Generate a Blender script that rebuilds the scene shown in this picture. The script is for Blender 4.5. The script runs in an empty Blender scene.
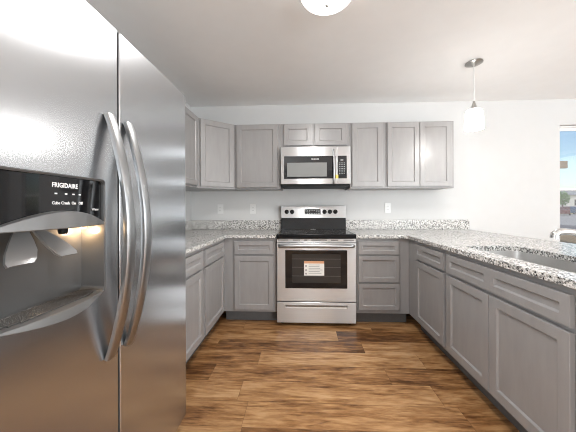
import bpy, bmesh, math, random
from mathutils import Vector, Matrix
R = math.radians
random.seed(7)
S = bpy.context.scene
COL = S.collection

# ------------------------------------------------------------------ camera
H, D = 1.164, 3.15
yaw, roll = R(2.5), R(0.2)
cam_d = bpy.data.cameras.new('camera'); cam = bpy.data.objects.new('camera', cam_d); COL.objects.link(cam)
fw = Vector((-math.sin(yaw), math.cos(yaw), 0)); rt = Vector((math.cos(yaw), math.sin(yaw), 0)); up = Vector((0, 0, 1))
rt2 = rt * math.cos(roll) - up * math.sin(roll); up2 = up * math.cos(roll) + rt * math.sin(roll)
mw = Matrix((rt2, up2, -fw)).transposed().to_4x4(); mw.translation = Vector((0, -D, H)); cam.matrix_world = mw
cam_d.sensor_width = 36; cam_d.lens = 256 / 576 * 36
cam_d.shift_x = -0.0049; cam_d.shift_y = -0.0161
cam_d.clip_start = 0.02; cam_d.clip_end = 500
S.camera = cam

# ------------------------------------------------------------------ world, daylight, exposure
w = bpy.data.worlds.new('sky'); S.world = w; w.use_nodes = True
nt = w.node_tree; nt.nodes.clear()
out = nt.nodes.new('ShaderNodeOutputWorld'); bg = nt.nodes.new('ShaderNodeBackground'); sky = nt.nodes.new('ShaderNodeTexSky')
sky.sky_type = 'NISHITA'; sky.sun_disc = False; sky.sun_elevation = R(38); sky.sun_rotation = R(200)
sky.air_density = 1.0; sky.dust_density = 1.2
bg.inputs['Strength'].default_value = 0.095
nt.links.new(sky.outputs[0], bg.inputs[0]); nt.links.new(bg.outputs[0], out.inputs[0])

def area(name, loc, rot, sx, sy, power, col=(1, 1, 1)):
    l = bpy.data.lights.new(name, 'AREA'); l.shape = 'RECTANGLE'; l.size = sx; l.size_y = sy; l.energy = power; l.color = col
    o = bpy.data.objects.new(name, l); o.location = loc; o.rotation_euler = rot; COL.objects.link(o); return o
sun_d = bpy.data.lights.new('sun', 'SUN'); sun_d.energy = 1.1; sun_d.angle = R(1); sun_d.color = (1, .95, .88)
sun = bpy.data.objects.new('sun', sun_d); sun.rotation_euler = (R(50), 0, R(-50)); COL.objects.link(sun)
# daylight by the windows on the right; rear and left lamps are added fills
area('rear_fill', (3.2, -6.50, 1.1), (R(130), 0, R(0)), 2.3, 1.9, 155, (.92, .965, 1))  # fill light added to brighten the room from behind the camera
area('daylight_right_window', (4.56, -3.3, 1.45), (R(125), 0, R(90)), 1.7, 1.3, 26, (.92, .965, 1))
area('left_fill', (-1.27, -4.55, 1.45), (R(110), 0, R(-90)), 1.3, 1.3, 50, (.92, .965, 1))  # fill light added on the left to brighten the peninsula fronts
area('daylight_dining_window', (4.56, -1.2, 1.45), (R(112), 0, R(90)), 1.0, 1.3, 6, (.95, .975, 1))

S.view_settings.view_transform = 'Standard'; S.view_settings.look = 'None'
S.view_settings.exposure = 0.72; S.view_settings.gamma = 1; S.view_settings.use_curve_mapping = False
S.cycles.use_denoising = True; S.cycles.filter_width = 1.0
S.cycles.max_bounces = 10; S.cycles.diffuse_bounces = 6; S.cycles.caustics_reflective = False; S.cycles.caustics_refractive = False
S.cycles.sample_clamp_indirect = 6

# ------------------------------------------------------------------ materials
def mat(name, col, rough=.5, metal=0, spec=.5, coat=0, emit=None, es=0, aniso=0, tan=None, trans=0, alpha=1):
    m = bpy.data.materials.new(name); m.use_nodes = True; n = m.node_tree
    b = n.nodes['Principled BSDF']
    b.inputs['Base Color'].default_value = (*col, 1); b.inputs['Roughness'].default_value = rough
    b.inputs['Metallic'].default_value = metal; b.inputs['Specular IOR Level'].default_value = spec
    b.inputs['Coat Weight'].default_value = coat; b.inputs['Coat Roughness'].default_value = .05
    b.inputs['Transmission Weight'].default_value = trans
    if emit: b.inputs['Emission Color'].default_value = (*emit, 1); b.inputs['Emission Strength'].default_value = es
    if aniso:
        b.inputs['Anisotropic'].default_value = aniso
        c = n.nodes.new('ShaderNodeCombineXYZ')
        for i in range(3): c.inputs[i].default_value = tan[i]
        n.links.new(c.outputs[0], b.inputs['Tangent'])
    return m, n, b
def N(n, t, **k):
    x = n.nodes.new(t)
    for a, v in k.items(): setattr(x, a, v)
    return x
def ramp(n, fac, stops, interp='LINEAR'):
    r = N(n, 'ShaderNodeValToRGB'); r.color_ramp.interpolation = interp
    e = r.color_ramp.elements
    while len(e) < len(stops): e.new(.5)
    for i, (p, c) in enumerate(stops): e[i].position = p; e[i].color = (*c, 1)
    n.links.new(fac, r.inputs[0]); return r.outputs[0]
def noise(n, scale, detail=3, vec=None, rough=.5):
    t = N(n, 'ShaderNodeTexNoise'); t.inputs['Scale'].default_value = scale; t.inputs['Detail'].default_value = detail; t.inputs['Roughness'].default_value = rough
    if vec is not None: n.links.new(vec, t.inputs['Vector'])
    return t
def geo_pos(n): return N(n, 'ShaderNodeNewGeometry').outputs['Position']
def mapping(n, vec, sc):
    m = N(n, 'ShaderNodeMapping'); m.inputs['Scale'].default_value = sc; n.links.new(vec, m.inputs['Vector']); return m.outputs[0]
def bump(n, b, h, strength, dist=.01):
    u = N(n, 'ShaderNodeBump'); u.inputs['Strength'].default_value = strength; u.inputs['Distance'].default_value = dist
    n.links.new(h, u.inputs['Height']); n.links.new(u.outputs[0], b.inputs['Normal'])

def paint(name, col, rough, grain=.02, sc=(40, 40, 40)):
    m, n, b = mat(name, col, rough)
    p = mapping(n, geo_pos(n), sc); t = noise(n, 1, 3, p)
    c0 = tuple(x * (1 - grain) for x in col); c1 = tuple(x * (1 + grain) for x in col)
    n.links.new(ramp(n, t.outputs[0], [(.3, c0), (.7, c1)]), b.inputs['Base Color'])
    return m
WALL = paint('wall_paint', (.62, .62, .615), .7, .01, (8, 8, 8))
CEIL = paint('ceiling_paint', (.90, .90, .895), .8, .01, (8, 8, 8))
WHITE = paint('white_trim', (.85, .85, .84), .4, .01)
CAB = paint('grey_cabinet_paint', (.295, .286, .283), .30, .05, (25, 25, 5))
TOE = paint('toe_kick_shaded_grey', (.11, .11, .11), .5, .05)  # cabinet grey darkened, with the shade under the cabinets put into the colour
BLACKP = mat('black_plastic', (.008, .008, .008), .5, spec=.2)[0]
GLASSC = mat('black_ceramic_glass', (.005, .005, .006), .12, spec=.25)[0]
GLASSB = mat('black_glass', (.006, .006, .007), .06, spec=.5)[0]
CHROME = mat('chrome', (.72, .72, .72), .08, 1)[0]
NICKEL = mat('brushed_nickel', (.45, .44, .42), .28, 1)[0]
PLASTIC = mat('white_plastic', (.75, .75, .74), .35)[0]
SLOT = mat('dark_slot', (.02, .02, .02), .6)[0]
LETTER = mat('white_lettering', (.8, .8, .8), .5)[0]
CORE = mat('dark_grey_steel_cabinet', (.06, .06, .06), .45)[0]
GREYP = mat('grey_plastic', (.15, .15, .15), .25, .5)[0]
SILVERP = mat('silver_plastic', (.42, .42, .42), .3, .3)[0]

def steel(name, col, rough, an, tan, grain_sc, bstr=.04, lowb=0, rv=.03, cv=.03, metal=1):
    m, n, b = mat(name, col, rough, metal, aniso=an, tan=tan)
    p = geo_pos(n)
    t = noise(n, 1, 2, mapping(n, p, grain_sc))
    r = N(n, 'ShaderNodeMapRange'); r.inputs['To Min'].default_value = rough - rv; r.inputs['To Max'].default_value = rough + rv
    n.links.new(t.outputs[0], r.inputs[0]); n.links.new(r.outputs[0], b.inputs['Roughness'])
    n.links.new(ramp(n, t.outputs[0], [(.3, tuple(x * (1 - cv) for x in col)), (.7, tuple(min(1, x * (1 + cv)) for x in col))]), b.inputs['Base Color'])
    if lowb:
        t2 = noise(n, 1, 1, mapping(n, p, (2, 2.2, 4.5)))
        bump(n, b, t2.outputs[0], lowb, .02)
    return m
FRIDGE = steel('brushed_fridge_steel', (.52, .53, .545), .23, .5, (0, 1, 0), (3, 3, 60), rv=0, cv=.012, metal=.96)
STEEL = steel('brushed_range_steel', (.66, .67, .68), .32, .96, (0, 0, 1), (3, 3, 90), rv=.01, cv=.015)
HANDLE = steel('brushed_handle_steel', (.36, .365, .37), .33, .5, (0, 1, 0), (60, 60, 4), rv=.005, cv=.01)
SINKM = steel('brushed_sink_steel', (.58, .57, .56), .42, .3, (0, 1, 0), (60, 60, 60))

def granite():
    m, n, b = mat('speckled_granite', (.6, .6, .6), .2, spec=.35)
    p = geo_pos(n)
    v = N(n, 'ShaderNodeTexVoronoi'); v.inputs['Scale'].default_value = 125; n.links.new(p, v.inputs['Vector'])
    sx = N(n, 'ShaderNodeSeparateColor'); n.links.new(v.outputs['Color'], sx.inputs[0])
    c1 = ramp(n, sx.outputs[0], [(0, (.010, .010, .012)), (.19, (.09, .085, .08)), (.31, (.34, .33, .31)), (.46, (.76, .75, .73)), (.78, (.56, .54, .51))], 'CONSTANT')
    v2 = N(n, 'ShaderNodeTexVoronoi'); v2.inputs['Scale'].default_value = 230; n.links.new(p, v2.inputs['Vector'])
    s2 = N(n, 'ShaderNodeSeparateColor'); n.links.new(v2.outputs['Color'], s2.inputs[0])
    c2 = ramp(n, s2.outputs[0], [(0, (.02, .02, .02)), (.2, (.76, .75, .73)), (.8, (.52, .50, .47))], 'CONSTANT')
    mx = N(n, 'ShaderNodeMix', data_type='RGBA'); mx.inputs[0].default_value = .25
    n.links.new(c1, mx.inputs[6]); n.links.new(c2, mx.inputs[7]); n.links.new(mx.outputs[2], b.inputs['Base Color'])
    return m
GRANITE = granite()

def planks():
    m, n, b = mat('oak_vinyl_planks', (.3, .2, .1), .33)
    p = geo_pos(n); s = N(n, 'ShaderNodeSeparateXYZ'); n.links.new(p, s.inputs[0])
    def ma(op, a, c=None, d=None):
        x = N(n, 'ShaderNodeMath', operation=op)
        for i, v in enumerate((a, c, d)):
            if v is None: continue
            if isinstance(v, (int, float)): x.inputs[i].default_value = v
            else: n.links.new(v, x.inputs[i])
        return x.outputs[0]
    PW, PL = .178, 1.22
    yy = ma('DIVIDE', ma('ADD', s.outputs[1], .03), PW); row = ma('FLOOR', yy); fy = ma('FRACT', yy)
    wn = N(n, 'ShaderNodeTexWhiteNoise', noise_dimensions='1D'); n.links.new(row, wn.inputs['W'])
    xx = ma('ADD', ma('DIVIDE', s.outputs[0], PL), ma('MULTIPLY', wn.outputs[0], 5)); colm = ma('FLOOR', xx); fx = ma('FRACT', xx)
    cv = N(n, 'ShaderNodeCombineXYZ'); n.links.new(row, cv.inputs[0]); n.links.new(colm, cv.inputs[1])
    w2 = N(n, 'ShaderNodeTexWhiteNoise', noise_dimensions='2D'); n.links.new(cv.outputs[0], w2.inputs['Vector'])
    # grain, shifted per plank
    off = N(n, 'ShaderNodeVectorMath', operation='MULTIPLY_ADD'); n.links.new(w2.outputs['Color'], off.inputs[0]); off.inputs[1].default_value = (37, 53, 19); n.links.new(p, off.inputs[2])
    g1 = noise(n, 1, 5, mapping(n, off.outputs[0], (2.6, 17, 1)), .6)
    g2 = noise(n, 1, 4, mapping(n, off.outputs[0], (9, 60, 1)), .6)
    g3 = noise(n, 1, 3, mapping(n, off.outputs[0], (3.5, 9, 1)), .6)
    g1.inputs['Distortion'].default_value = .7
    f = ma('ADD', ma('ADD', ma('MULTIPLY', g1.outputs[0], .54), ma('MULTIPLY', g2.outputs[0], .33)), ma('MULTIPLY', g3.outputs[0], .13))
    f = ma('ADD', f, ma('MULTIPLY', ma('SUBTRACT', w2.outputs[0], .5), .19))
    c = ramp(n, f, [(.30, (.045, .016, .006)), (.40, (.135, .058, .021)), (.49, (.29, .139, .052)), (.60, (.47, .265, .118)), (.76, (.64, .42, .23))])
    # seams
    e1 = ma('LESS_THAN', fy, .014); e2 = ma('LESS_THAN', fx, .0022); e = ma('MAXIMUM', e1, e2)
    mx = N(n, 'ShaderNodeMix', data_type='RGBA'); n.links.new(ma('MULTIPLY', e, .4), mx.inputs[0]); n.links.new(c, mx.inputs[6]); mx.inputs[7].default_value = (.05, .022, .01, 1)
    n.links.new(mx.outputs[2], b.inputs['Base Color'])
    bump(n, b, ma('SUBTRACT', g2.outputs[0], ma('MULTIPLY', e, .8)), .12, .004)
    return m
FLOOR = planks()

# ------------------------------------------------------------------ mesh helpers
class MB:
    def __init__(s): s.bm = bmesh.new()
    def box(s, x0, x1, y0, y1, z0, z1, bev=0, seg=2):
        t = bmesh.new(); bmesh.ops.create_cube(t, size=1)
        for v in t.verts: v.co = Vector((x0 + (v.co.x + .5) * (x1 - x0), y0 + (v.co.y + .5) * (y1 - y0), z0 + (v.co.z + .5) * (z1 - z0)))
        if bev: bmesh.ops.bevel(t, geom=t.edges[:] + t.verts[:], offset=bev, segments=seg, profile=.5, affect='EDGES')
        return s.add(t)
    def add(s, t):
        me = bpy.data.meshes.new('t'); t.to_mesh(me); t.free(); s.bm.from_mesh(me); bpy.data.meshes.remove(me); return s
    def prism(s, pts, axis, a0, a1, bev=0):
        """polygon pts in the two other axes, extruded along axis from a0 to a1"""
        def P(u, v, a): return {'x': (a, u, v), 'y': (u, a, v), 'z': (u, v, a)}[axis]
        t = bmesh.new(); A = [t.verts.new(P(u, v, a0)) for u, v in pts]; B = [t.verts.new(P(u, v, a1)) for u, v in pts]
        t.faces.new(A); t.faces.new(B[::-1])
        for i in range(len(pts)): j = (i + 1) % len(pts); t.faces.new((A[i], B[i], B[j], A[j]))
        bmesh.ops.recalc_face_normals(t, faces=t.faces[:])
        if bev: bmesh.ops.bevel(t, geom=t.edges[:], offset=bev, segments=2, profile=.5, affect='EDGES')
        return s.add(t)
    def lathe(s, prof, c=(0, 0, 0), seg=40, axis='z', cap=True):
        t = bmesh.new(); rings = []
        for r, h in prof:
            ring = []
            for k in range(seg):
                a = 2 * math.pi * k / seg; u, v = r * math.cos(a), r * math.sin(a)
                p = {'z': (u, v, h), 'y': (u, h, v), 'x': (h, u, v)}[axis]
                ring.append(t.verts.new(Vector(p) + Vector(c)))
            rings.append(ring)
        for a, b in zip(rings, rings[1:]):
            for k in range(seg): t.faces.new((a[k], a[(k + 1) % seg], b[(k + 1) % seg], b[k]))
        if cap:
            if prof[0][0] > 1e-6: t.faces.new(rings[0][::-1])
            if prof[-1][0] > 1e-6: t.faces.new(rings[-1])
        bmesh.ops.remove_doubles(t, verts=t.verts[:], dist=1e-6)
        bmesh.ops.recalc_face_normals(t, faces=t.faces[:])
        return s.add(t)
    def sweep(s, path, sec, upv=(0, 0, 1), cap=True):
        """sweep a section [(a,b)...] (or fn(i)->section) along path points; a along side, b along up"""
        t = bmesh.new(); rings = []; n = len(path); path = [Vector(p) for p in path]
        for i, p in enumerate(path):
            d = (path[min(i + 1, n - 1)] - path[max(i - 1, 0)]).normalized()
            sd = d.cross(Vector(upv))
            if sd.length < 1e-4: sd = d.cross(Vector((1, 0, 0)))
            sd.normalize(); u = sd.cross(d).normalized()
            q = sec(i) if callable(sec) else sec
            rings.append([t.verts.new(p + sd * a + u * b) for a, b in q])
        m = len(rings[0])
        for a, b in zip(rings, rings[1:]):
            for k in range(m): t.faces.new((a[k], a[(k + 1) % m], b[(k + 1) % m], b[k]))
        if cap: t.faces.new(rings[0][::-1]); t.faces.new(rings[-1])
        bmesh.ops.recalc_face_normals(t, faces=t.faces[:])
        return s.add(t)
    def tube(s, path, r, seg=12, upv=(0, 0, 1)):
        f = (lambda i: [((r[i] if isinstance(r, (list, tuple)) else r) * math.cos(2 * math.pi * k / seg), (r[i] if isinstance(r, (list, tuple)) else r) * math.sin(2 * math.pi * k / seg)) for k in range(seg)])
        return s.sweep(path, f, upv)
    def loops(s, L, cap0=True, cap1=True):
        t = bmesh.new(); V = [[t.verts.new(p) for p in l] for l in L]; m = len(V[0])
        for a, b in zip(V, V[1:]):
            for k in range(m): t.faces.new((a[k], a[(k + 1) % m], b[(k + 1) % m], b[k]))
        if cap0: t.faces.new(V[0][::-1])
        if cap1: t.faces.new(V[-1])
        bmesh.ops.recalc_face_normals(t, faces=t.faces[:]); return s.add(t)
    def shaker(s, x0, x1, z0, z1, t=.0225, fwd=.052, rec=.011, splits=()):
        """recessed panel front, back at y=0, face at y=-t"""
        def ring(i, y, X0=x0, X1=x1, Z0=z0, Z1=z1): return [(X0 + i, y, Z0 + i), (X1 - i, y, Z0 + i), (X1 - i, y, Z1 - i), (X0 + i, y, Z1 - i)]
        if not splits:
            return s.loops([ring(0, -.0035), ring(0, -(t - .002)), ring(.002, -t), ring(fwd - .002, -t), ring(fwd + .001, -(t - .002)), ring(fwd + .007, -(t - rec))])
        e = .002
        s.loops([ring(0, -.0035), ring(0, -(t - e)), ring(e, -t)], cap1=False)
        b = bmesh.new()
        def quad(a0, a1, c0, c1): b.faces.new([b.verts.new(p) for p in ((a0, -t, c0), (a1, -t, c0), (a1, -t, c1), (a0, -t, c1))])
        quad(x0 + e, x1 - e, z0 + e, z0 + fwd); quad(x0 + e, x1 - e, z1 - fwd, z1 - e)
        xs = [x0 + e, x0 + fwd]
        for m_ in splits: xs += [m_ - fwd * .9, m_ + fwd * .9]
        xs += [x1 - fwd, x1 - e]
        for i in range(0, len(xs), 2): quad(xs[i], xs[i + 1], z0 + fwd, z1 - fwd)
        s.add(b)
        for i in range(1, len(xs) - 1, 2):
            g = dict(X0=xs[i], X1=xs[i + 1], Z0=z0 + fwd, Z1=z1 - fwd)
            s.loops([ring(0, -t, **g), ring(.002, -(t - .002), **g), ring(.008, -(t - rec), **g)], cap0=False)
        return s

OFF = {}
def finish(o, ang=35):
    me = o.data
    for p in me.polygons: p.use_smooth = True
    me.set_sharp_from_angle(angle=R(ang))
    wn = o.modifiers.new('weighted_normal', 'WEIGHTED_NORMAL'); wn.keep_sharp = True; wn.weight = 80
def obj(name, mb, m, parent=None, label=None, ang=35, kind=None):
    me = bpy.data.meshes.new(name); bm = mb.bm
    off = OFF.get(parent.name, Vector()) if parent else Vector()
    if off.length: bmesh.ops.translate(bm, vec=-off, verts=bm.verts[:])
    bm.to_mesh(me); bm.free(); me.materials.append(m)
    o = bpy.data.objects.new(name, me); COL.objects.link(o); finish(o, ang)
    if parent: o.parent = parent; OFF[o.name] = off
    if label: o['label'] = label
    if kind: o['kind'] = kind
    return o
def tag(o, label, cat, group=None):
    o['label'] = label; o['category'] = cat
    if group: o['group'] = group
    return o
def thing(name, label, cat, loc, rotz=0, group=None, world=True):
    """Empty at the thing's base; parts are built in world coordinates unless world=False"""
    o = bpy.data.objects.new(name, None); COL.objects.link(o); o.location = loc; o.rotation_euler = (0, 0, rotz); o.empty_display_size = .05
    OFF[o.name] = Vector(loc) if world else Vector()
    return tag(o, label, cat, group)
def struct(name, mb, m, parent=None):
    o = obj(name, mb, m, parent)
    if not parent: o['kind'] = 'structure'
    return o
def cut(o, mb):
    c = obj('cutter', mb, SLOT); c.location = o.location
    if o.parent: c.data.transform(Matrix.Translation(-OFF[o.name])); c.parent = o.parent
    o.modifiers.clear(); c.modifiers.clear()
    md = o.modifiers.new('b', 'BOOLEAN'); md.operation = 'DIFFERENCE'; md.solver = 'EXACT'; md.object = c
    dg = bpy.context.evaluated_depsgraph_get(); dg.update()
    me = bpy.data.meshes.new_from_object(o.evaluated_get(dg)); o.modifiers.clear(); o.data = me
    bpy.data.objects.remove(c); finish(o)
def text(name, body, size, loc, rot, m, parent, align='LEFT', sx=1.0):
    c = bpy.data.curves.new(name, 'FONT'); c.body = body; c.size = size; c.align_x = align; c.extrude = .0004; c.resolution_u = 2; c.offset = size * .02
    f = bpy.data.objects.new('font', c); COL.objects.link(f); c.materials.append(m)
    dg = bpy.context.evaluated_depsgraph_get(); dg.update(); me = bpy.data.meshes.new_from_object(f.evaluated_get(dg)); bpy.data.objects.remove(f)
    o = bpy.data.objects.new(name, me); COL.objects.link(o)
    o.location = Vector(loc) - OFF.get(parent.name, Vector()); o.rotation_euler = rot; o.scale = (sx, 1, 1); o.parent = parent
    return o
def rrect(x0, x1, y0, y1, r, n=6):
    P = []
    for cx, cy, a in ((x1 - r, y1 - r, 0), (x0 + r, y1 - r, 90), (x0 + r, y0 + r, 180), (x1 - r, y0 + r, 270)):
        for k in range(n + 1): t = R(a + 90 * k / n); P.append((cx + r * math.cos(t), cy + r * math.sin(t)))
    return P

# ------------------------------------------------------------------ setting
CZ = 2.418; WLX = -1.39; WRX = 4.7; WFY = -6.6
struct('floor', MB().box(WLX - .1, WRX + .12, WFY - .12, .12, -.08, 0), FLOOR)
struct('ceiling', MB().box(WLX - .1, WRX + .12, WFY - .12, .12, CZ, CZ + .1), CEIL)
def wall_x(mb, y0, y1, x0, x1, holes):          # wall running along x with holes (hx0,hx1,hz0,hz1)
    px = x0
    for a, b, c, d in holes:
        mb.box(px, a, y0, y1, 0, CZ)
        if c > 0: mb.box(a, b, y0, y1, 0, c)
        mb.box(a, b, y0, y1, d, CZ); px = b
    mb.box(px, x1, y0, y1, 0, CZ); return mb
def wall_y(mb, x0, x1, y0, y1, holes):
    py = y0
    for a, b, c, d in holes:
        mb.box(x0, x1, py, a, 0, CZ)
        if c > 0: mb.box(x0, x1, a, b, 0, c)
        mb.box(x0, x1, a, b, d, CZ); py = b
    mb.box(x0, x1, py, y1, 0, CZ); return mb
struct('wall_left', wall_y(MB(), WLX - .1, WLX, WFY, .12, [(-5.3, -3.8, .7, 2.15)]), WALL)
W1 = (3.035, 3.95, .60, 2.118)
struct('wall_back', wall_x(MB(), 0, .12, WLX, WRX, [W1]), WALL)
struct('wall_front', wall_x(MB(), WFY - .12, WFY, WLX, WRX, [(2.0, 4.4, 0, 2.1)]), WALL)
struct('wall_right', wall_y(MB(), WRX, WRX + .12, WFY, 0, [(-4.2, -2.4, .7, 2.15), (-1.75, -.65, .7, 2.15)]), WALL)
bb = MB().box(2.02, WRX - .001, -.014, -.0005, 0, .09, .003)
struct('baseboard_back', bb, WHITE)
struct('baseboard_right', MB().box(WRX - .014, WRX - .0005, WFY + .01, -.02, 0, .09, .003), WHITE)

pane_m, pn, pb = mat('window_glass', (1, 1, 1), 0)
pn.nodes.remove(pb); gl = pn.nodes.new('ShaderNodeBsdfGlossy'); gl.inputs['Roughness'].default_value = .01
tr = pn.nodes.new('ShaderNodeBsdfTransparent'); tr.inputs[0].default_value = (.96, .97, .97, 1)
mxs = pn.nodes.new('ShaderNodeMixShader'); mxs.inputs[0].default_value = .05
pn.links.new(tr.outputs[0], mxs.inputs[1]); pn.links.new(gl.outputs[0], mxs.inputs[2])
pn.links.new(mxs.outputs[0], pn.nodes['Material Output'].inputs[0])

def window_along_x(name, x0, x1, z0, z1, y0, y1, rail=True, sill=True):
    f = .018
    m = MB().box(x0, x0 + f, y0, y1, z0, z1, .002).box(x1 - f, x1, y0, y1, z0, z1, .002).box(x0 + f, x1 - f, y0, y1, z1 - f, z1, .002).box(x0 + f, x1 - f, y0, y1, z0, z0 + f, .002)
    o = struct(name, m, WHITE)
    zm = (z0 + z1) / 2; ym = (y0 + y1) / 2
    s = .022
    for nm, a, b, yy in (('upper_sash', zm - .012, z1 - f, ym + .012), ('lower_sash', z0 + f, zm + .018, ym - .012)):
        q = MB().box(x0 + f, x0 + f + s, yy - .011, yy + .011, a, b, .002).box(x1 - f - s, x1 - f, yy - .011, yy + .011, a, b, .002)
        q.box(x0 + f + s, x1 - f - s, yy - .011, yy + .011, b - .03, b, .002).box(x0 + f + s, x1 - f - s, yy - .011, yy + .011, a, a + .03, .002)
        so = obj(nm, q, WHITE, o)
        obj('pane', MB().box(x0 + f + s, x1 - f - s, yy - .002, yy + .002, a + .03, b - .03), pane_m, so)
    if sill: obj('sill', MB().box(x0 - .03, x1 + .03, -.03, y0, z0 - .02, z0 - .001, .003), WHITE, o)
    return o
window_along_x('window_1', W1[0] + .002, W1[1] - .002, W1[2] + .002, W1[3] - .002, .045, .11)

def frame_y(name, y0, y1, z0, z1, x0, x1):
    f = .05
    m = MB().box(x0, x1, y0, y0 + f, z0, z1).box(x0, x1, y1 - f, y1, z0, z1).box(x0, x1, y0 + f, y1 - f, z1 - f, z1).box(x0, x1, y0 + f, y1 - f, z0, z0 + f).box(x0, x1, y0 + f, y1 - f, (z0 + z1) / 2 - .02, (z0 + z1) / 2 + .02)
    o = struct(name, m, WHITE)
    obj('pane', MB().box((x0 + x1) / 2 - .002, (x0 + x1) / 2 + .002, y0 + f, y1 - f, z0 + f, (z0 + z1) / 2 - .02), pane_m, o)
    obj('pane', MB().box((x0 + x1) / 2 - .002, (x0 + x1) / 2 + .002, y0 + f, y1 - f, (z0 + z1) / 2 + .02, z1 - f), pane_m, o)
frame_y('window_2', -4.198, -2.402, .702, 2.148, WRX + .04, WRX + .1)
frame_y('window_3', -1.748, -.652, .702, 2.148, WRX + .04, WRX + .1)
frame_y('added_window', -5.298, -3.802, .702, 2.148, WLX - .09, WLX - .03)  # unseen window added to go with the left fill light
dm = MB()
for a, b in ((2.002, 3.20), (3.20, 4.398)):
    dm.box(a, a + .07, WFY - .09, WFY - .04, .001, 2.098).box(b - .07, b, WFY - .09, WFY - .04, .001, 2.098).box(a + .07, b - .07, WFY - .09, WFY - .04, 2.02, 2.098).box(a + .07, b - .07, WFY - .09, WFY - .04, .001, .09)
gd = struct('added_door', dm, WHITE)  # unseen glazed door added to go with the rear fill light
for a, b in ((2.072, 3.13), (3.27, 4.328)): obj('pane', MB().box(a, b, WFY - .067, WFY - .063, .09, 2.02), pane_m, gd)

# ------------------------------------------------------------------ base cabinets
XL, XR, FY = -.787, 1.042, -.61
TOP = .851
def base_cabinet(label, loc, rotz, wd, fronts, toe0=0, toe1=None, depth=.600):
    t = thing('base_cabinet', label, 'cabinet', loc, rotz, world=False)
    z0 = .117
    c = MB().box(0, wd, 0, .02, z0, TOP, .0015).box(0, .018, .02, depth, z0, TOP).box(wd - .018, wd, .02, depth, z0, TOP).box(.018, wd - .018, depth - .012, depth, z0, TOP).box(.018, wd - .018, .02, depth - .012, z0, z0 + .018)
    obj('carcass', c, CAB, t)
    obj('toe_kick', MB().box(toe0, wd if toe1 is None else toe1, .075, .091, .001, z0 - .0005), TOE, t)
    for kind, a, b, c0, c1, *sp in fronts:
        obj(kind, MB().shaker(a, b, c0, c1, fwd=.05 if kind == 'door' else .04, splits=sp[0] if sp else ()), CAB, t)
    return t
ZD = (.143, .676); ZW = (.696, .822)
# left run (faces +X): local x runs towards the back wall
base_cabinet('grey base cabinet on the left run, half hidden behind the refrigerator', (XL, -1.797, 0), R(90), .622, [('drawer_front', .10, .60, *ZW), ('door', .10, .60, *ZD)])
base_cabinet('grey base cabinet on the left run nearest the back wall corner, drawer over door', (XL, -1.173, 0), R(90), 1.166, [('drawer_front', .024, .515, *ZW), ('door', .024, .515, *ZD)], toe1=.636)
# back run
base_cabinet('grey base cabinet on the back wall left of the range, drawer over single door', (XL + .001, FY, 0), 0, .530, [('drawer_front', .111, .503, *ZW), ('door', .111, .503, *ZD)])
base_cabinet('grey three drawer base cabinet on the back wall right of the range', (.525, FY, 0), 0, .516, [('drawer_front', .022, .416, *ZW), ('drawer_front', .022, .416, .428, .682), ('drawer_front', .022, .416, .157, .412)])
# right run (faces -X): local x runs towards the camera
base_cabinet('grey base cabinet at the far end of the peninsula, drawer over door', (XR, -.004, 0), R(-90), 1.257, [('drawer_front', .784, 1.243, *ZW), ('door', .784, 1.243, *ZD)], toe0=.68)
base_cabinet('wide grey base cabinet under the sink, two doors below a two panel front', (XR, -1.263, 0), R(-90), .985, [('false_front', .024, .864, *ZW, (.436,)), ('door', .024, .434, *ZD), ('door', .440, .864, *ZD)])
epn = obj('peninsula_end_panel', MB().box(XR + .002, XR + .624, -2.268, -2.2515, .001, TOP, .001), CAB)
tag(epn, 'grey panel closing the near end of the peninsula by the dining side', 'panel')
pnl = obj('peninsula_back_panel', MB().box(XR + .606, XR + .624, -2.25, -.004, .001, TOP, .001), CAB)
tag(pnl, 'grey panel closing the dining side of the peninsula cabinets', 'panel')

# ------------------------------------------------------------------ countertops
CT, CB = .885, .853
def lprism(mb, pts, z0, z1, bev=.004): return mb.prism(pts, 'z', z0, z1, bev)
def fillet(pts, idx, r, n=5):
    p0, p, p1 = (Vector(pts[(idx + k) % len(pts)]) for k in (-1, 0, 1))
    a = (p0 - p).normalized(); b = (p1 - p).normalized(); c = p + (a + b) * r; o = []
    for k in range(n + 1):
        t = k / n * math.pi / 2; o.append(tuple(c - b * r * math.cos(t) - a * r * math.sin(t)))
    return pts[:idx] + o + pts[idx + 1:]
lp = [(-1.385, -.003), (-1.385, -1.80), (XL + .032, -1.80), (XL + .032, FY - .032), (-.256, FY - .032), (-.256, -.003)]
lp = fillet(lp, 3, .03)
cl = tag(obj('countertop', lprism(MB(), lp, CB, CT), GRANITE), 'speckled granite countertop in the left corner between refrigerator and range', 'countertop')
obj('backsplash', MB().box(-1.364, -.256, -.022, -.003, CT + .0005, .998, .002).box(-1.385, -1.365, -1.80, -.003, CT + .0005, .998, .002), GRANITE, cl)
rp = [(.526, -.003), (.526, FY - .032), (XR - .032, FY - .032), (XR - .032, -2.28), (2.005, -2.28), (2.005, -.003)]
rp = fillet(rp, 2, .03)
cr = tag(obj('countertop', lprism(MB(), rp, CB, CT), GRANITE), 'speckled granite countertop right of the range running into the sink peninsula', 'countertop')
SX0, SX1, SY0, SY1 = 1.125, 1.49, -2.06, -1.315
cut(cr, MB().prism(rrect(SX0, SX1, SY0, SY1, .05), 'z', CB - .05, CT + .05))
obj('backsplash', MB().box(.526, 1.985, -.022, -.003, CT + .0005, 1.003, .002), GRANITE, cr)

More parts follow.
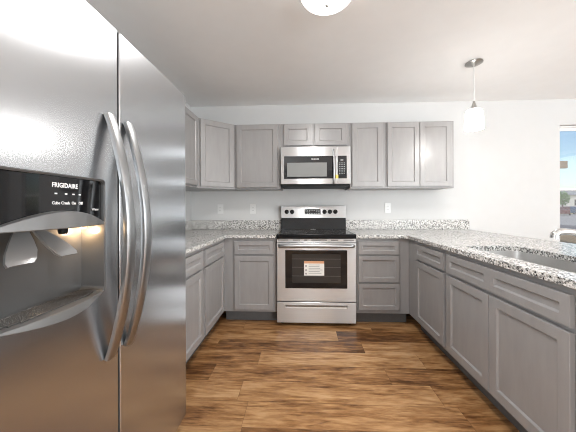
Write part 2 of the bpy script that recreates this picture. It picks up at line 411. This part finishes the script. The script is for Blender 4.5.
# sink
sk = thing('kitchen_sink', 'undermount stainless steel sink set in the peninsula countertop', 'sink', (1.32, -1.69, .66))
o_, i_ = rrect(SX0 - .022, SX1 + .022, SY0 - .022, SY1 + .022, .06), rrect(SX0 + .002, SX1 - .002, SY0 + .002, SY1 - .002, .052)
i2 = rrect(SX0 + .012, SX1 - .012, SY0 + .012, SY1 - .012, .05); i3 = rrect(SX0 + .03, SX1 - .03, SY0 + .03, SY1 - .03, .04)
b2 = rrect(SX0 - .002, SX1 + .002, SY0 - .002, SY1 + .002, .055)
zz = CB - .0008
lay = lambda P, z: [(x, y, z) for x, y in P]
obj('bowl', MB().loops([lay(i3, .664), lay(b2, .664), lay(b2, zz - .003), lay(o_, zz - .003), lay(o_, zz), lay(i_, zz), lay(i2, .69), lay(i3, .672)]), SINKM, sk)
obj('drain', MB().lathe([(0, .0), (.04, 0), (.045, .002), (.045, .004), (.03, .003), (.0, .003)], (1.31, -1.69, .672), 24), CHROME, sk)

# faucet
fc = thing('kitchen_faucet', 'chrome faucet spout reaching over the sink in front of the window', 'faucet', (1.60, -1.70, CT))
FX, FYY = 1.60, -1.70
obj('base', MB().lathe([(.0, 0), (.03, 0), (.03, .008), (.024, .014), (.022, .06), (.02, .07), (0, .07)], (FX, FYY, CT + .0005), 28), CHROME, fc)
pth = []
for k in range(15):
    a = k / 14
    pth.append((FX - .165 * a, FYY + .05 * a, CT + .068 + .068 * math.sin(math.pi * min(1, a * 1.0) * .62) ))
pth += [(FX - .178, FYY + .054, pth[-1][2] - .012), (FX - .182, FYY + .055, pth[-1][2] - .035)]
obj('spout', MB().tube(pth, [.019] * 8 + [.018] * 4 + [.02] * 5, 16), CHROME, fc)
obj('lever', MB().tube([(FX, FYY, CT + .07), (FX + .02, FYY - .03, CT + .105), (FX + .03, FYY - .09, CT + .125)], [.011, .009, .007], 10), CHROME, fc)

# ------------------------------------------------------------------ wall cabinets
UB, UT = 1.36, 2.078
def wall_cabinet(label, x0, x1, z0, z1, doors, y=-.33, loc=None, rotz=0, wd=None, depth=.328, group=None):
    t = thing('wall_cabinet', label, 'cabinet', loc or (x0, y, z0), rotz, group, world=False)
    wd = wd or x1 - x0; h = z1 - z0
    obj('carcass', MB().box(.0006, wd - .0006, 0, depth, 0, h, .0015), CAB, t)
    for a, b in doors: obj('door', MB().shaker(a, b, .018, h - .012, fwd=.05), CAB, t)
    return t
wall_cabinet('grey single door wall cabinet left of the microwave', -.744, -.234, UB, UT, [(.022, .478)])
wall_cabinet('short grey two door wall cabinet above the microwave', -.234, .523, 1.815, UT, [(.036, .344), (.378, .720)])
wall_cabinet('narrow grey single door wall cabinet just right of the microwave', .523, .908, UB, UT, [(.022, .348)])
wall_cabinet('wide grey two door wall cabinet at the right end of the row', .908, 1.629, UB, UT, [(.014, .352), (.358, .688)])
wall_cabinet('grey wall cabinet on the left wall beside the refrigerator top', 0, 0, UB, UT, [(.49, .94), (.022, .47)], loc=(-1.06, -1.56, UB), rotz=R(90), wd=.975)
# diagonal corner cabinet
dt = thing('wall_cabinet', 'grey wall cabinet set diagonally across the back left corner', 'cabinet', (-1.06, -.5825, UB))
A = Vector((-1.0595, -.5835)); B = Vector((-.7455, -.3305))
obj('carcass', MB().prism([(WLX + .002, -.002), (WLX + .002, -.5835), tuple(A), tuple(B), (-.7455, -.002)], 'z', UB, UT, .0015), CAB, dt)
dv = (B - A); L = dv.length; ang = math.atan2(dv.y, dv.x)
dd = MB().shaker(.02, L - .02, .018, UT - UB - .012, fwd=.05)
bmesh.ops.transform(dd.bm, matrix=Matrix.Translation((A.x, A.y, UB)) @ Matrix.Rotation(ang, 4, 'Z'), verts=dd.bm.verts[:])
obj('door', dd, CAB, dt)

# ------------------------------------------------------------------ range
rg = thing('electric_range', 'stainless steel electric range with black glass cooktop and oven window', 'range', (.134, -.33, 0))
rx0, rx1 = -.2505, .5205
obj('body', MB().box(rx0 + .003, rx1 - .003, -.625, -.03, .03, .851, .003), CORE, rg)
for fx in (rx0 + .05, rx1 - .05):
    for fy in (-.58, -.08): obj('foot', MB().lathe([(0, 0), (.018, 0), (.018, .006), (.01, .008), (.01, .03), (0, .03)], (fx, fy, .0005), 14), BLACKP, rg)
ck = obj('cooktop', MB().box(rx0, rx1, -.668, -.07, .852, .897, .008, 3), GLASSC, rg, 'black glass cooktop')
for tx0 in (rx0 + .001, rx1 - .007): obj('side_trim', MB().box(tx0, tx0 + .006, -.655, -.075, .8965, .899, .001), STEEL, ck)
RING = mat('burner_ring_print', (.16, .16, .165), .25)[0]
for bx, by, br in ((-.06, -.52, .105), (.33, -.52, .085), (-.06, -.24, .08), (.33, -.24, .105)):
    obj('burner_ring', MB().lathe([(br - .003, .8972), (br, .8974), (br + .003, .8972), (br - .003, .8971)], (bx, by, 0), 48, cap=False), RING, ck)
obj('cooktop_white_mark', MB().box(.10, .165, -.125, -.11, .8968, .8976), LETTER, ck)  # small white bar at the back of the cooktop
# backguard
obj('backguard_lower_panel', MB().prism([(-.105, .8975), (-.03, .8975), (-.03, 1.03), (-.09, 1.03)], 'x', rx0 + .003, rx1 - .003, .003), GLASSB, rg, 'black gloss panel below the control strip')
bgp = obj('backguard', MB().prism([(-.10, 1.030), (-.022, 1.030), (-.022, 1.168), (-.075, 1.174), (-.082, 1.170)], 'x', rx0, rx1, .003), STEEL, rg)
def gy(z): return -.10 + (z - 1.03) / .14 * .018 - .0005
tilt = math.atan2(.018, .14)
dsp = obj('display', MB().prism([(gy(1.072) - .003, 1.072), (gy(1.072) + .004, 1.072), (gy(1.135) + .004, 1.135), (gy(1.135) - .003, 1.135)], 'x', .03, .222, .001), GLASSB, bgp)
CYAN = mat('display_print', (.55, .58, .58), .5)[0]
prt = MB()
for r_, zz_ in enumerate((1.122, 1.102, 1.084)):
    for k in range(9):
        if r_ == 1 and 3 <= k <= 5: continue
        xx_ = .042 + k * .0205
        prt.box(xx_, xx_ + random.uniform(.008, .014), gy(zz_) - .0042, gy(zz_) - .003, zz_ - .0028, zz_ + .0028)
obj('button_print', prt, CYAN, dsp)
for px_ in (-.183, -.119, .267, .331, .396):
    zc = 1.103; kb = MB().lathe([(0, -.030), (.017, -.030), (.0195, -.026), (.021, -.006), (.026, -.004), (.026, 0), (0, 0)], (0, 0, 0), 28, 'y')
    kb.box(-.0035, .0035, -.036, -.028, -.018, .018, .0015)
    bmesh.ops.transform(kb.bm, matrix=Matrix.Translation((px_, gy(zc) + .001, zc)) @ Matrix.Rotation(-tilt, 4, 'X'), verts=kb.bm.verts[:])
    obj('knob', kb, BLACKP, rg)
# vent trim below cooktop
vt = obj('vent_trim', MB().box(rx0 + .002, rx1 - .002, -.652, -.6255, .816, .8515, .003), STEEL, rg)
for a, b in ((-.235, -.135), (-.09, -.02), (.02, .05), (.09, .24), (.28, .35), (.40, .50)): obj('vent_slot', MB().box(a, b, -.6535, -.650, .835, .842), SLOT, vt)
# oven door with window
od = obj('oven_door', MB().box(rx0 + .002, rx1 - .002, -.662, -.6255, .243, .813, .005, 3), STEEL, rg)
obj('window_glass', MB().box(-.165, .434, -.6645, -.660, .372, .742, .002), GLASSB, od, 'black glass oven window')
INNER = mat('oven_window_inner', (.03, .03, .03), .08)[0]
obj('viewing_pane', MB().box(-.10, .37, -.6652, -.664, .425, .705, .0004), INNER, od)
RACK = mat('oven_rack_wire', (.10, .10, .10), .35, .6)[0]
rk = MB()
for z_ in (.49, .575, .655): rk.box(-.10, .37, -.6656, -.6650, z_, z_ + .004)
obj('rack', rk, RACK, od)
# label on the window
PAPER = mat('label_paper', (.78, .76, .72), .6)[0]; ORANGE = mat('label_orange', (.62, .32, .17), .6)[0]; INK = mat('label_ink', (.30, .29, .28), .6)[0]
lb = obj('paper_label', MB().box(.018, .212, -.6667, -.6660, .497, .638), PAPER, od, 'white paper label with orange header')
obj('header_band', MB().box(.018, .212, -.6674, -.6665, .614, .638), ORANGE, lb)
ik = MB()
for k in range(6):
    z_ = .600 - k * .016; ik.box(.062, .062 + random.uniform(.10, .14), -.6672, -.6665, z_ - .0025, z_ + .0025)
for z_ in (.59, .55, .515): ik.lathe([(.0, -.6672), (.009, -.6672), (.009, -.6665), (0, -.6665)], (.037, 0, z_), 12, 'y')
obj('label_print', ik, INK, lb)
# handle
hp = [(-.225, -.662, .785), (-.222, -.69, .785), (-.205, -.706, .786), (-.15, -.712, .787), (.134, -.714, .787), (.42, -.712, .787), (.475, -.706, .786), (.492, -.69, .785), (.495, -.662, .785)]
obj('handle', MB().sweep(hp, [(.011 * math.cos(k / 12 * 2 * math.pi), .016 * math.sin(k / 12 * 2 * math.pi)) for k in range(12)]), HANDLE, od)
# storage drawer
dw = obj('storage_drawer', MB().box(rx0 + .002, rx1 - .002, -.660, -.6255, .034, .234, .005, 3), STEEL, rg)
cut(dw, MB().box(-.165, .435, -.70, -.640, .176, .206, .004))
obj('drawer_pull', MB().prism([(-.6575, .1765), (-.6405, .2005), (-.6402, .1765)], 'x', -.164, .434), CHROME, dw)
obj('pull_lip', MB().box(-.166, .436, -.667, -.657, .205, .213, .002), HANDLE, dw)

# ------------------------------------------------------------------ microwave
mv = thing('microwave', 'stainless steel microwave mounted over the range under the short cabinet', 'microwave', (.144, -.2, 1.392))
mx0, mx1, mz0, mz1, my = -.226, .514, 1.392, 1.803, -.42
obj('body', MB().box(mx0, mx1, -.395, -.004, mz0 + .012, mz1, .003), CORE, mv)
obj('underside_vent', MB().box(mx0 + .005, mx1 - .005, -.41, -.02, mz0 - .012, mz0 + .011, .004), BLACKP, mv)
dr = obj('door', MB().box(mx0, .372, my, -.396, mz0 + .013, mz1 - .002, .004), STEEL, mv)
ct = obj('control_side', MB().box(.3735, mx1, my, -.396, mz0 + .013, mz1 - .002, .004), STEEL, mv)
gm = obj('door_glass', MB().box(-.190, .356, my - .003, my + .002, 1.462, 1.702, .001), GLASSB, dr, 'black glass of the microwave door')
SCREEN = mat('microwave_window_mesh', (.22, .225, .22), .22)[0]
obj('window_mesh', MB().box(-.158, .266, my - .0038, my - .0025, 1.483, 1.632, .0003), SCREEN, dr, 'grey perforated viewing window')
cp = obj('control_panel', MB().box(.378, .474, my - .003, my + .002, 1.462, 1.702, .001), GLASSB, ct)
for r_ in range(7):
    for k in range(3):
        obj('keypad_key', MB().box(.396 + k * .023, .406 + k * .023, my - .0042, my - .003, 1.508 + r_ * .019, 1.514 + r_ * .019), CYAN, cp)
obj('clock_display', MB().box(.408, .438, my - .0042, my - .003, 1.652, 1.660), CYAN, cp)
text('lettering', 'FRIGIDAIRE', .016, (.10, my - .0032, 1.664), (R(90), 0, 0), LETTER, dr)
hh = [(.334, my, 1.755), (.334, my - .03, 1.750), (.334, my - .042, 1.735), (.334, my - .046, 1.60), (.334, my - .042, 1.440), (.334, my - .03, 1.425), (.334, my, 1.420)]
obj('handle', MB().sweep(hh, rrect(-.020, .020, -.008, .008, .004, 3), (1, 0, 0)), HANDLE, dr)
YEL = mat('yellow_tag_paper', (.80, .62, .12), .6)[0]
obj('yellow_tag', MB().box(.356, .384, my - .0075, my - .0048, 1.462, 1.50, .0008), YEL, dr, 'small yellow energy tag')

# ------------------------------------------------------------------ refrigerator
XF = -.614; f0, f1, fg = -2.752, -1.822, -2.316
rf = thing('refrigerator', 'stainless steel side by side refrigerator with ice and water dispenser', 'refrigerator', (-1.0, -2.28, 0))
obj('cabinet_body', MB().box(-1.36, XF - .088, f0 + .004, f1 - .004, .02, 1.745, .006), CORE, rf)
obj('base_grille', MB().box(XF - .087, XF - .04, f0 + .01, f1 - .01, .012, .068, .004), BLACKP, rf)
for yy in (f0 + .06, f1 - .06): obj('hinge_cover', MB().box(XF - .13, XF - .03, yy - .035, yy + .035, 1.7575, 1.772, .004), CORE, rf)
def door_box(y0, y1): return MB().box(XF - .086, XF, y0, y1, .072, 1.757, .005, 4)
dR = obj('refrigerator_door', door_box(fg + .004, f1), FRIDGE, rf)
dL = obj('freezer_door', door_box(f0, fg - .004), FRIDGE, rf)
for d_ in (dR, dL):
    d_.data.materials.append(CORE)
    for p_ in d_.data.polygons:
        if p_.normal.x < .25: p_.material_index = 1
# dispenser
py0, py1 = -2.680, -2.380; pz0, pz1 = .905, 1.250
cut(dL, MB().prism(rrect(py0, py1, pz0 - .002, pz1, .012), 'x', XF - .074, XF + .05))
ds = obj('dispenser', MB().loops([[(x, y, z) for y, z in rrect(py0 + e, py1 - e, pz0 - .002 + e, pz1 - e, .012)] for x, e in ((XF - .073, .0006), (XF + .004, .0006), (XF + .006, .003), (XF + .004, .0075), (XF - .066, .010))], cap0=True, cap1=True), GREYP, rf, 'recessed ice and water dispenser')
HOODM = mat('dispenser_silver', (.20, .20, .20), .28, .5)[0]
# control panel: gently bowed black gloss sheet
def bow(y, amp): t = (y - py0) / (py1 - py0); return amp * math.sin(math.pi * t)
g = []
n_ = 28
prof = []
for k in range(n_ + 1):
    y = py0 + .009 + (py1 - py0 - .018) * k / n_; prof.append((y, XF - .004 + bow(y, .012)))
cpn = obj('control_panel', MB().loops([[(XF - .06, p[0], z) for p in prof][::-1] + [(p[1], p[0], z) for p in prof] for z in (1.112, pz1 - .009)]), GLASSB, ds, 'black gloss control panel')
def disp_text(body, y, z, size, sx=1): text('lettering', body, size, (XF - .004 + max(bow(y, .012), bow(y + .06, .012) if y < -2.5 else 0) + .0014, y, z), (R(90), 0, R(90)), LETTER, cpn, 'LEFT', sx)
disp_text('FRIGIDAIRE', -2.556, 1.2145, .0165, .86)
disp_text('Cube Crush  On   Off', -2.556, 1.172, .0105, .92)
disp_text('Water', -2.432, 1.155, .0105, .9)
for k, y in enumerate((-2.545, -2.518, -2.496, -2.476)):
    obj('indicator_light', MB().box(XF + bow(y, .012) - .006, XF + bow(y, .012) - .0028, y - .003, y + .003, 1.197, 1.2005), LETTER, cpn)
# hood: crescent bulging forward
def crescent(zt, zb, ytop, ybot, out0, out, n=28):
    rings = []
    for k in range(n + 1):
        t = k / n; s_ = math.sin(math.pi * t); y = py0 + .002 + (py1 - py0 - .004) * t; x = XF + out0 + out * s_
        a, b = zt + ytop * s_, zb - ybot * s_
        rings.append([(XF - .055, y, b), (x - .002, y, b), (x, y, b + .002), (x - .004 * s_, y, a - .002), (x - .004 - .012 * s_, y, a), (XF - .055, y, a)])
    return MB().loops(rings)
obj('hood', crescent(1.120, 1.112, .036, 0, .003, .032), HOODM, ds, 'silver crescent hood over the dispenser')
obj('drip_tray', crescent(.912, .908, 0, .022, .003, .030), HOODM, ds, 'silver curved drip tray lip')
TRAY = mat('drip_grille', (.09, .085, .08), .18, .3)[0]
gr = MB()
for k in range(9):
    x = XF - .052 + k * .0065
    gr.box(x, x + .0035, py0 + .02 + max(0, k - 6) * .02, py1 - .02 - max(0, k - 6) * .02, .9125, .9165, .001)
obj('drip_grille', gr, TRAY, ds)
# paddles, nozzle, lamp
PADM = mat('paddle_grey', (.30, .298, .295), .25, .4)[0]
def paddle(yc, wd, lean=.0):
    rings = []
    prof = [(XF - .052, 1.122, .013), (XF - .046, 1.105, .016), (XF - .032, 1.085, .024), (XF - .018, 1.064, .030), (XF - .008, 1.046, .0295), (XF - .004, 1.038, .024)]
    for x, z, hw in prof:
        hw *= wd; t = .0025; c = .004
        yl = yc + lean * (1.122 - z)
        rings.append([(x, yl - hw, z), (x - c, yl - hw * .5, z), (x - c, yl + hw * .5, z), (x, yl + hw, z), (x - 2 * t, yl + hw, z - t), (x - c - 2 * t, yl + hw * .5, z - t), (x - c - 2 * t, yl - hw * .5, z - t), (x - 2 * t, yl - hw, z - t)])
    return MB().loops(rings)
obj('paddle', paddle(-2.566, 1.1, -.55), PADM, ds)
obj('paddle', paddle(-2.540, .95, .55), PADM, ds)
obj('water_nozzle', MB().lathe([(0, 0), (.009, 0), (.011, .006), (.012, .02), (0, .02)], (XF - .02, -2.497, 1.094), 16), BLACKP, ds)
BULB = mat('dispenser_bulb', (1, .8, .5), .4, emit=(1, .66, .36), es=2)[0]
obj('dispenser_bulb', MB().lathe([(0, 0), (.006, .001), (.009, .006), (.009, .012), (0, .012)], (XF - .040, -2.412, 1.0995), 14), BULB, ds)
pl = bpy.data.lights.new('dispenser_lamp', 'POINT'); pl.energy = .4; pl.color = (1, .66, .36); pl.shadow_soft_size = .008
plo = bpy.data.objects.new('dispenser_lamp', pl); plo.location = (XF - .040, -2.412, 1.092); COL.objects.link(plo)
# long bowed handles
def fridge_handle(y, lean, name_parent):
    P = []; n = 26; za, zb = 1.456, .69
    for k in range(n + 1):
        t = k / n; z = za + (zb - za) * t; s_ = math.sin(math.pi * t) ** .85
        P.append((XF + .007 + .066 * s_, y + lean * s_, z))
    def sec(i):
        t = i / n; s_ = math.sin(math.pi * t); a = .0185 + .0015 * s_; b = .0095 + .002 * s_
        return [(a * math.copysign(abs(math.cos(q)) ** .7, math.cos(q)), b * math.copysign(abs(math.sin(q)) ** .7, math.sin(q))) for q in [2 * math.pi * k / 16 for k in range(16)]]
    return obj('handle', MB().sweep(P, sec, (1, 0, 0)), HANDLE, name_parent)
fridge_handle(-2.368, 0.0, dL)
fridge_handle(-2.282, 0.0, dR)

# ------------------------------------------------------------------ lamps
dl = thing('ceiling_light', 'round white glass dome light flush on the kitchen ceiling', 'light', (.147, -1.68, CZ))
lx, ly = .147, -1.68
obj('ceiling_plate', MB().lathe([(0, 0), (.165, 0), (.168, -.012), (.16, -.022), (0, -.022)], (lx, ly, CZ - .0008), 48), NICKEL, dl)
GLOW = mat('lit_frosted_glass', (.9, .9, .88), .35, emit=(1, .97, .92), es=2.6)[0]
prof = [(.152, CZ - .0235)] + [(.156 * math.cos(a), CZ - .026 - .072 * math.sin(a)) for a in [R(d) for d in range(0, 91, 9)]]
prof[-1] = (0, prof[-1][1])
obj('glass_dome', MB().lathe(prof, (lx, ly, 0), 48), GLOW, dl)
obj('finial', MB().lathe([(0, 0), (.008, .001), (.011, .006), (.009, .011), (.005, .014), (0, .014)], (lx, ly, CZ - .1115), 18), NICKEL, dl)
a = bpy.data.lights.new('dome_lamp', 'AREA'); a.shape = 'DISK'; a.size = .29; a.energy = 13; a.color = (1, .985, .965)
ao = bpy.data.objects.new('dome_lamp', a); ao.location = (lx, ly, CZ - .118); COL.objects.link(ao)

pd = thing('pendant_light', 'white glass pendant light hanging above the peninsula', 'light', (1.506, -.843, CZ))
qx, qy = 1.506, -.843
obj('canopy', MB().lathe([(0, 0), (.066, 0), (.068, -.006), (.05, -.016), (.02, -.024), (.008, -.034), (0, -.034)], (qx, qy, CZ - .0008), 36), NICKEL, pd)
obj('rod', MB().tube([(qx, qy, CZ - .03), (qx, qy, 2.07)], .004, 10), PLASTIC, pd)
obj('socket_cap', MB().lathe([(0, 2.082), (.006, 2.082), (.012, 2.06), (.024, 2.022), (.024, 2.012), (0, 2.012)], (qx, qy, 0), 24), NICKEL, pd)
SHADE = mat('lit_pendant_glass', (.92, .92, .9), .3, emit=(1, .98, .95), es=9)[0]
sp = [(.0245, 2.0115), (.045, 2.008), (.056, 2.0), (.062, 1.985), (.068, 1.93), (.071, 1.845), (.071, 1.836), (.067, 1.834), (.066, 1.845), (.063, 1.93), (.057, 1.985), (.05, 1.997), (.0245, 2.005)]
obj('glass_shade', MB().lathe(sp + [sp[0]], (qx, qy, 0), 36, cap=False), SHADE, pd)
obj('bulb', MB().lathe([(0, 1.855)] + [(.03 * math.sin(R(d)), 1.885 - .03 * math.cos(R(d))) for d in range(20, 150, 18)] + [(.012, 1.93), (.012, 2.011), (0, 2.011)], (qx, qy, 0), 20), SHADE, pd)
a = bpy.data.lights.new('pendant_lamp', 'POINT'); a.energy = 3; a.color = (1, .97, .93); a.shadow_soft_size = .05
ao = bpy.data.objects.new('pendant_lamp', a); ao.location = (qx, qy, 1.80); COL.objects.link(ao)

# ------------------------------------------------------------------ outlets
def outlet(x, z, label, group, switch=False):
    t = thing('wall_switch' if switch else 'wall_outlet', label, 'switch' if switch else 'outlet', (x, -.0005, z), 0, group)
    p = obj('cover_plate', MB().box(x - .036, x + .036, -.006, -.0006, z - .058, z + .058, .002), PLASTIC, t)
    if switch:
        obj('toggle', MB().box(x - .016, x + .016, -.010, -.006, z - .033, z + .033, .0015), PLASTIC, t)
    else:
        for dz in (-.02, .02):
            r_ = obj('receptacle', MB().prism(rrect(x - .017, x + .017, z + dz - .014, z + dz + .014, .008, 4), 'y', -.0078, -.0058), PLASTIC, t)
            obj('slot', MB().box(x - .0075, x - .0055, -.0084, -.0077, z + dz - .003, z + dz + .006).box(x + .0055, x + .0075, -.0084, -.0077, z + dz - .003, z + dz + .006), SLOT, r_)
    return t
outlet(-1.015, 1.138, 'white outlet plate on the back wall nearest the left corner', 'outlets')
outlet(-.607, 1.137, 'white outlet plate on the back wall between corner and range', 'outlets')
outlet(1.035, 1.144, 'white outlet plate on the back wall right of the range', 'outlets')

# ------------------------------------------------------------------ outside the window
GZ = -.40
LAWN = paint('dry_lawn', (.42, .33, .17), .9, .25, (2, 2, 2)); ROAD = paint('concrete_drive', (.40, .36, .34), .9, .08, (1, 1, 1)); MULCH = paint('tan_mulch', (.45, .33, .2), .9, .2, (6, 6, 6))
struct('ground_outside', MB().box(-60, 160, .13, 160, GZ - .2, GZ), LAWN)
g2 = struct('driveway', MB().box(10, 120, 14, 46, GZ, GZ + .02), ROAD)
struct('planting_bed', MB().box(2, 30, .5, 12, GZ + .0005, GZ + .03), MULCH)
def ptn(x, y, d, up_=0):   # helper for laying out the street: point seen at photo pixel x at depth d
    k = math.tan(math.atan((x - 290.82) / 256.) - yaw); return k * d, d - D
SIDING = paint('pale_siding', (.62, .62, .60), .7, .05); ROOFM = paint('brown_shingles', (.20, .13, .08), .9, .2); EAVE = paint('brown_eave', (.30, .20, .11), .7, .1)
DARKW = mat('dark_window', (.04, .05, .06), .1)[0]
# neighbouring house whose eave corner pokes into the view
nh = thing('neighbour_house', 'house next door whose brown eave corner shows at the window edge', 'house', (5.0, 7.0, GZ))
obj('wall', MB().box(2.6, 7.9, 6.0, 11.0, GZ + .001, 2.40), SIDING, nh)
obj('roof', MB().prism([(5.6, 2.42), (11.4, 2.42), (11.4, 2.58), (8.5, 4.0), (5.6, 2.58)], 'x', 2.2, 8.55, .01), ROOFM, nh)
obj('fascia', MB().box(2.15, 8.6, 5.52, 5.6, 2.38, 2.62, .005), EAVE, nh)
# far house
fx_, fy_ = ptn(570, 0, 62)
fh = thing('far_house', 'pale house across the street seen through the window', 'house', (fx_ + 5, fy_, GZ))
obj('wall', MB().box(fx_ - .5, fx_ + 12, fy_, fy_ + 9, GZ + .001, 3.6), SIDING, fh)
obj('roof', MB().prism([(fy_ - .5, 3.61), (fy_ + 9.5, 3.61), (fy_ + 4.5, 5.2)], 'x', fx_ - 1, fx_ + 12.5), paint('grey_shingles', (.3, .3, .31), .9, .1), fh)
for k in range(3): obj('window', MB().box(fx_ + 1 + 3 * k, fx_ + 2.2 + 3 * k, fy_ - .05, fy_ + .02, 1.2, 2.6), DARKW, fh)
# tree
tx, ty = ptn(562.5, 0, 55)
LEAF = paint('tree_leaves', (.10, .20, .035), .8, .4, (3, 3, 3)); BARK = paint('bark', (.12, .08, .05), .9, .2)
tr_ = thing('street_tree', 'small green tree across the street seen through the window', 'tree', (tx, ty, GZ))
obj('trunk', MB().tube([(tx, ty, GZ), (tx + .05, ty, GZ + 1.2), (tx, ty, GZ + 2.6)], [.14, .11, .07], 10), BARK, tr_)
lf = bmesh.new(); rnd = random.Random(3)
for k in range(900):
    v = Vector((rnd.gauss(0, 1), rnd.gauss(0, 1), rnd.gauss(0, 1))).normalized() * rnd.random() ** .4
    c = Vector((tx + v.x * 1.15, ty + v.y * 1.15, GZ + 3.1 + v.z * 1.5)); s_ = .17
    a1 = Vector((rnd.uniform(-1, 1), rnd.uniform(-1, 1), rnd.uniform(-1, 1))).normalized(); b1 = a1.orthogonal().normalized()
    lf.faces.new([lf.verts.new(c + a1 * s_), lf.verts.new(c + b1 * s_ * .6), lf.verts.new(c - a1 * s_), lf.verts.new(c - b1 * s_ * .6)])
lmb = MB(); lmb.add(lf); obj('crown', lmb, LEAF, tr_)
# cars
def car(label, x, y, colr, rz):
    t = thing('parked_car', label, 'car', (x, y, GZ + .021), rz, world=False)
    m = mat('car_paint', colr, .25, coat=.5)[0]
    obj('body', MB().prism([(-2.1, .28), (2.1, .28), (2.15, .62), (1.95, .82), (1.1, .92), (.55, 1.38), (-.9, 1.42), (-1.6, .98), (-2.1, .92)], 'y', -.85, .85, .04), m, t)
    obj('side_window', MB().prism([(-1.3, .98), (.85, .98), (.45, 1.30), (-.85, 1.33)], 'y', -.862, .862), DARKW, t)
    for wx in (-1.3, 1.3):
        for wy in (-.8, .8): obj('wheel', MB().lathe([(0, -.1), (.28, -.1), (.32, -.07), (.32, .07), (.28, .1), (0, .1)], (wx, wy, .32), 20, 'y'), BLACKP, t)
cx_, cy_ = ptn(562.5, 0, 44); car('dark red car parked across the street, left one through the window', cx_, cy_, (.10, .012, .015), R(45))
cx_, cy_ = ptn(575.5, 0, 49); car('blue car parked across the street, right one through the window', cx_, cy_, (.02, .05, .12), R(20))
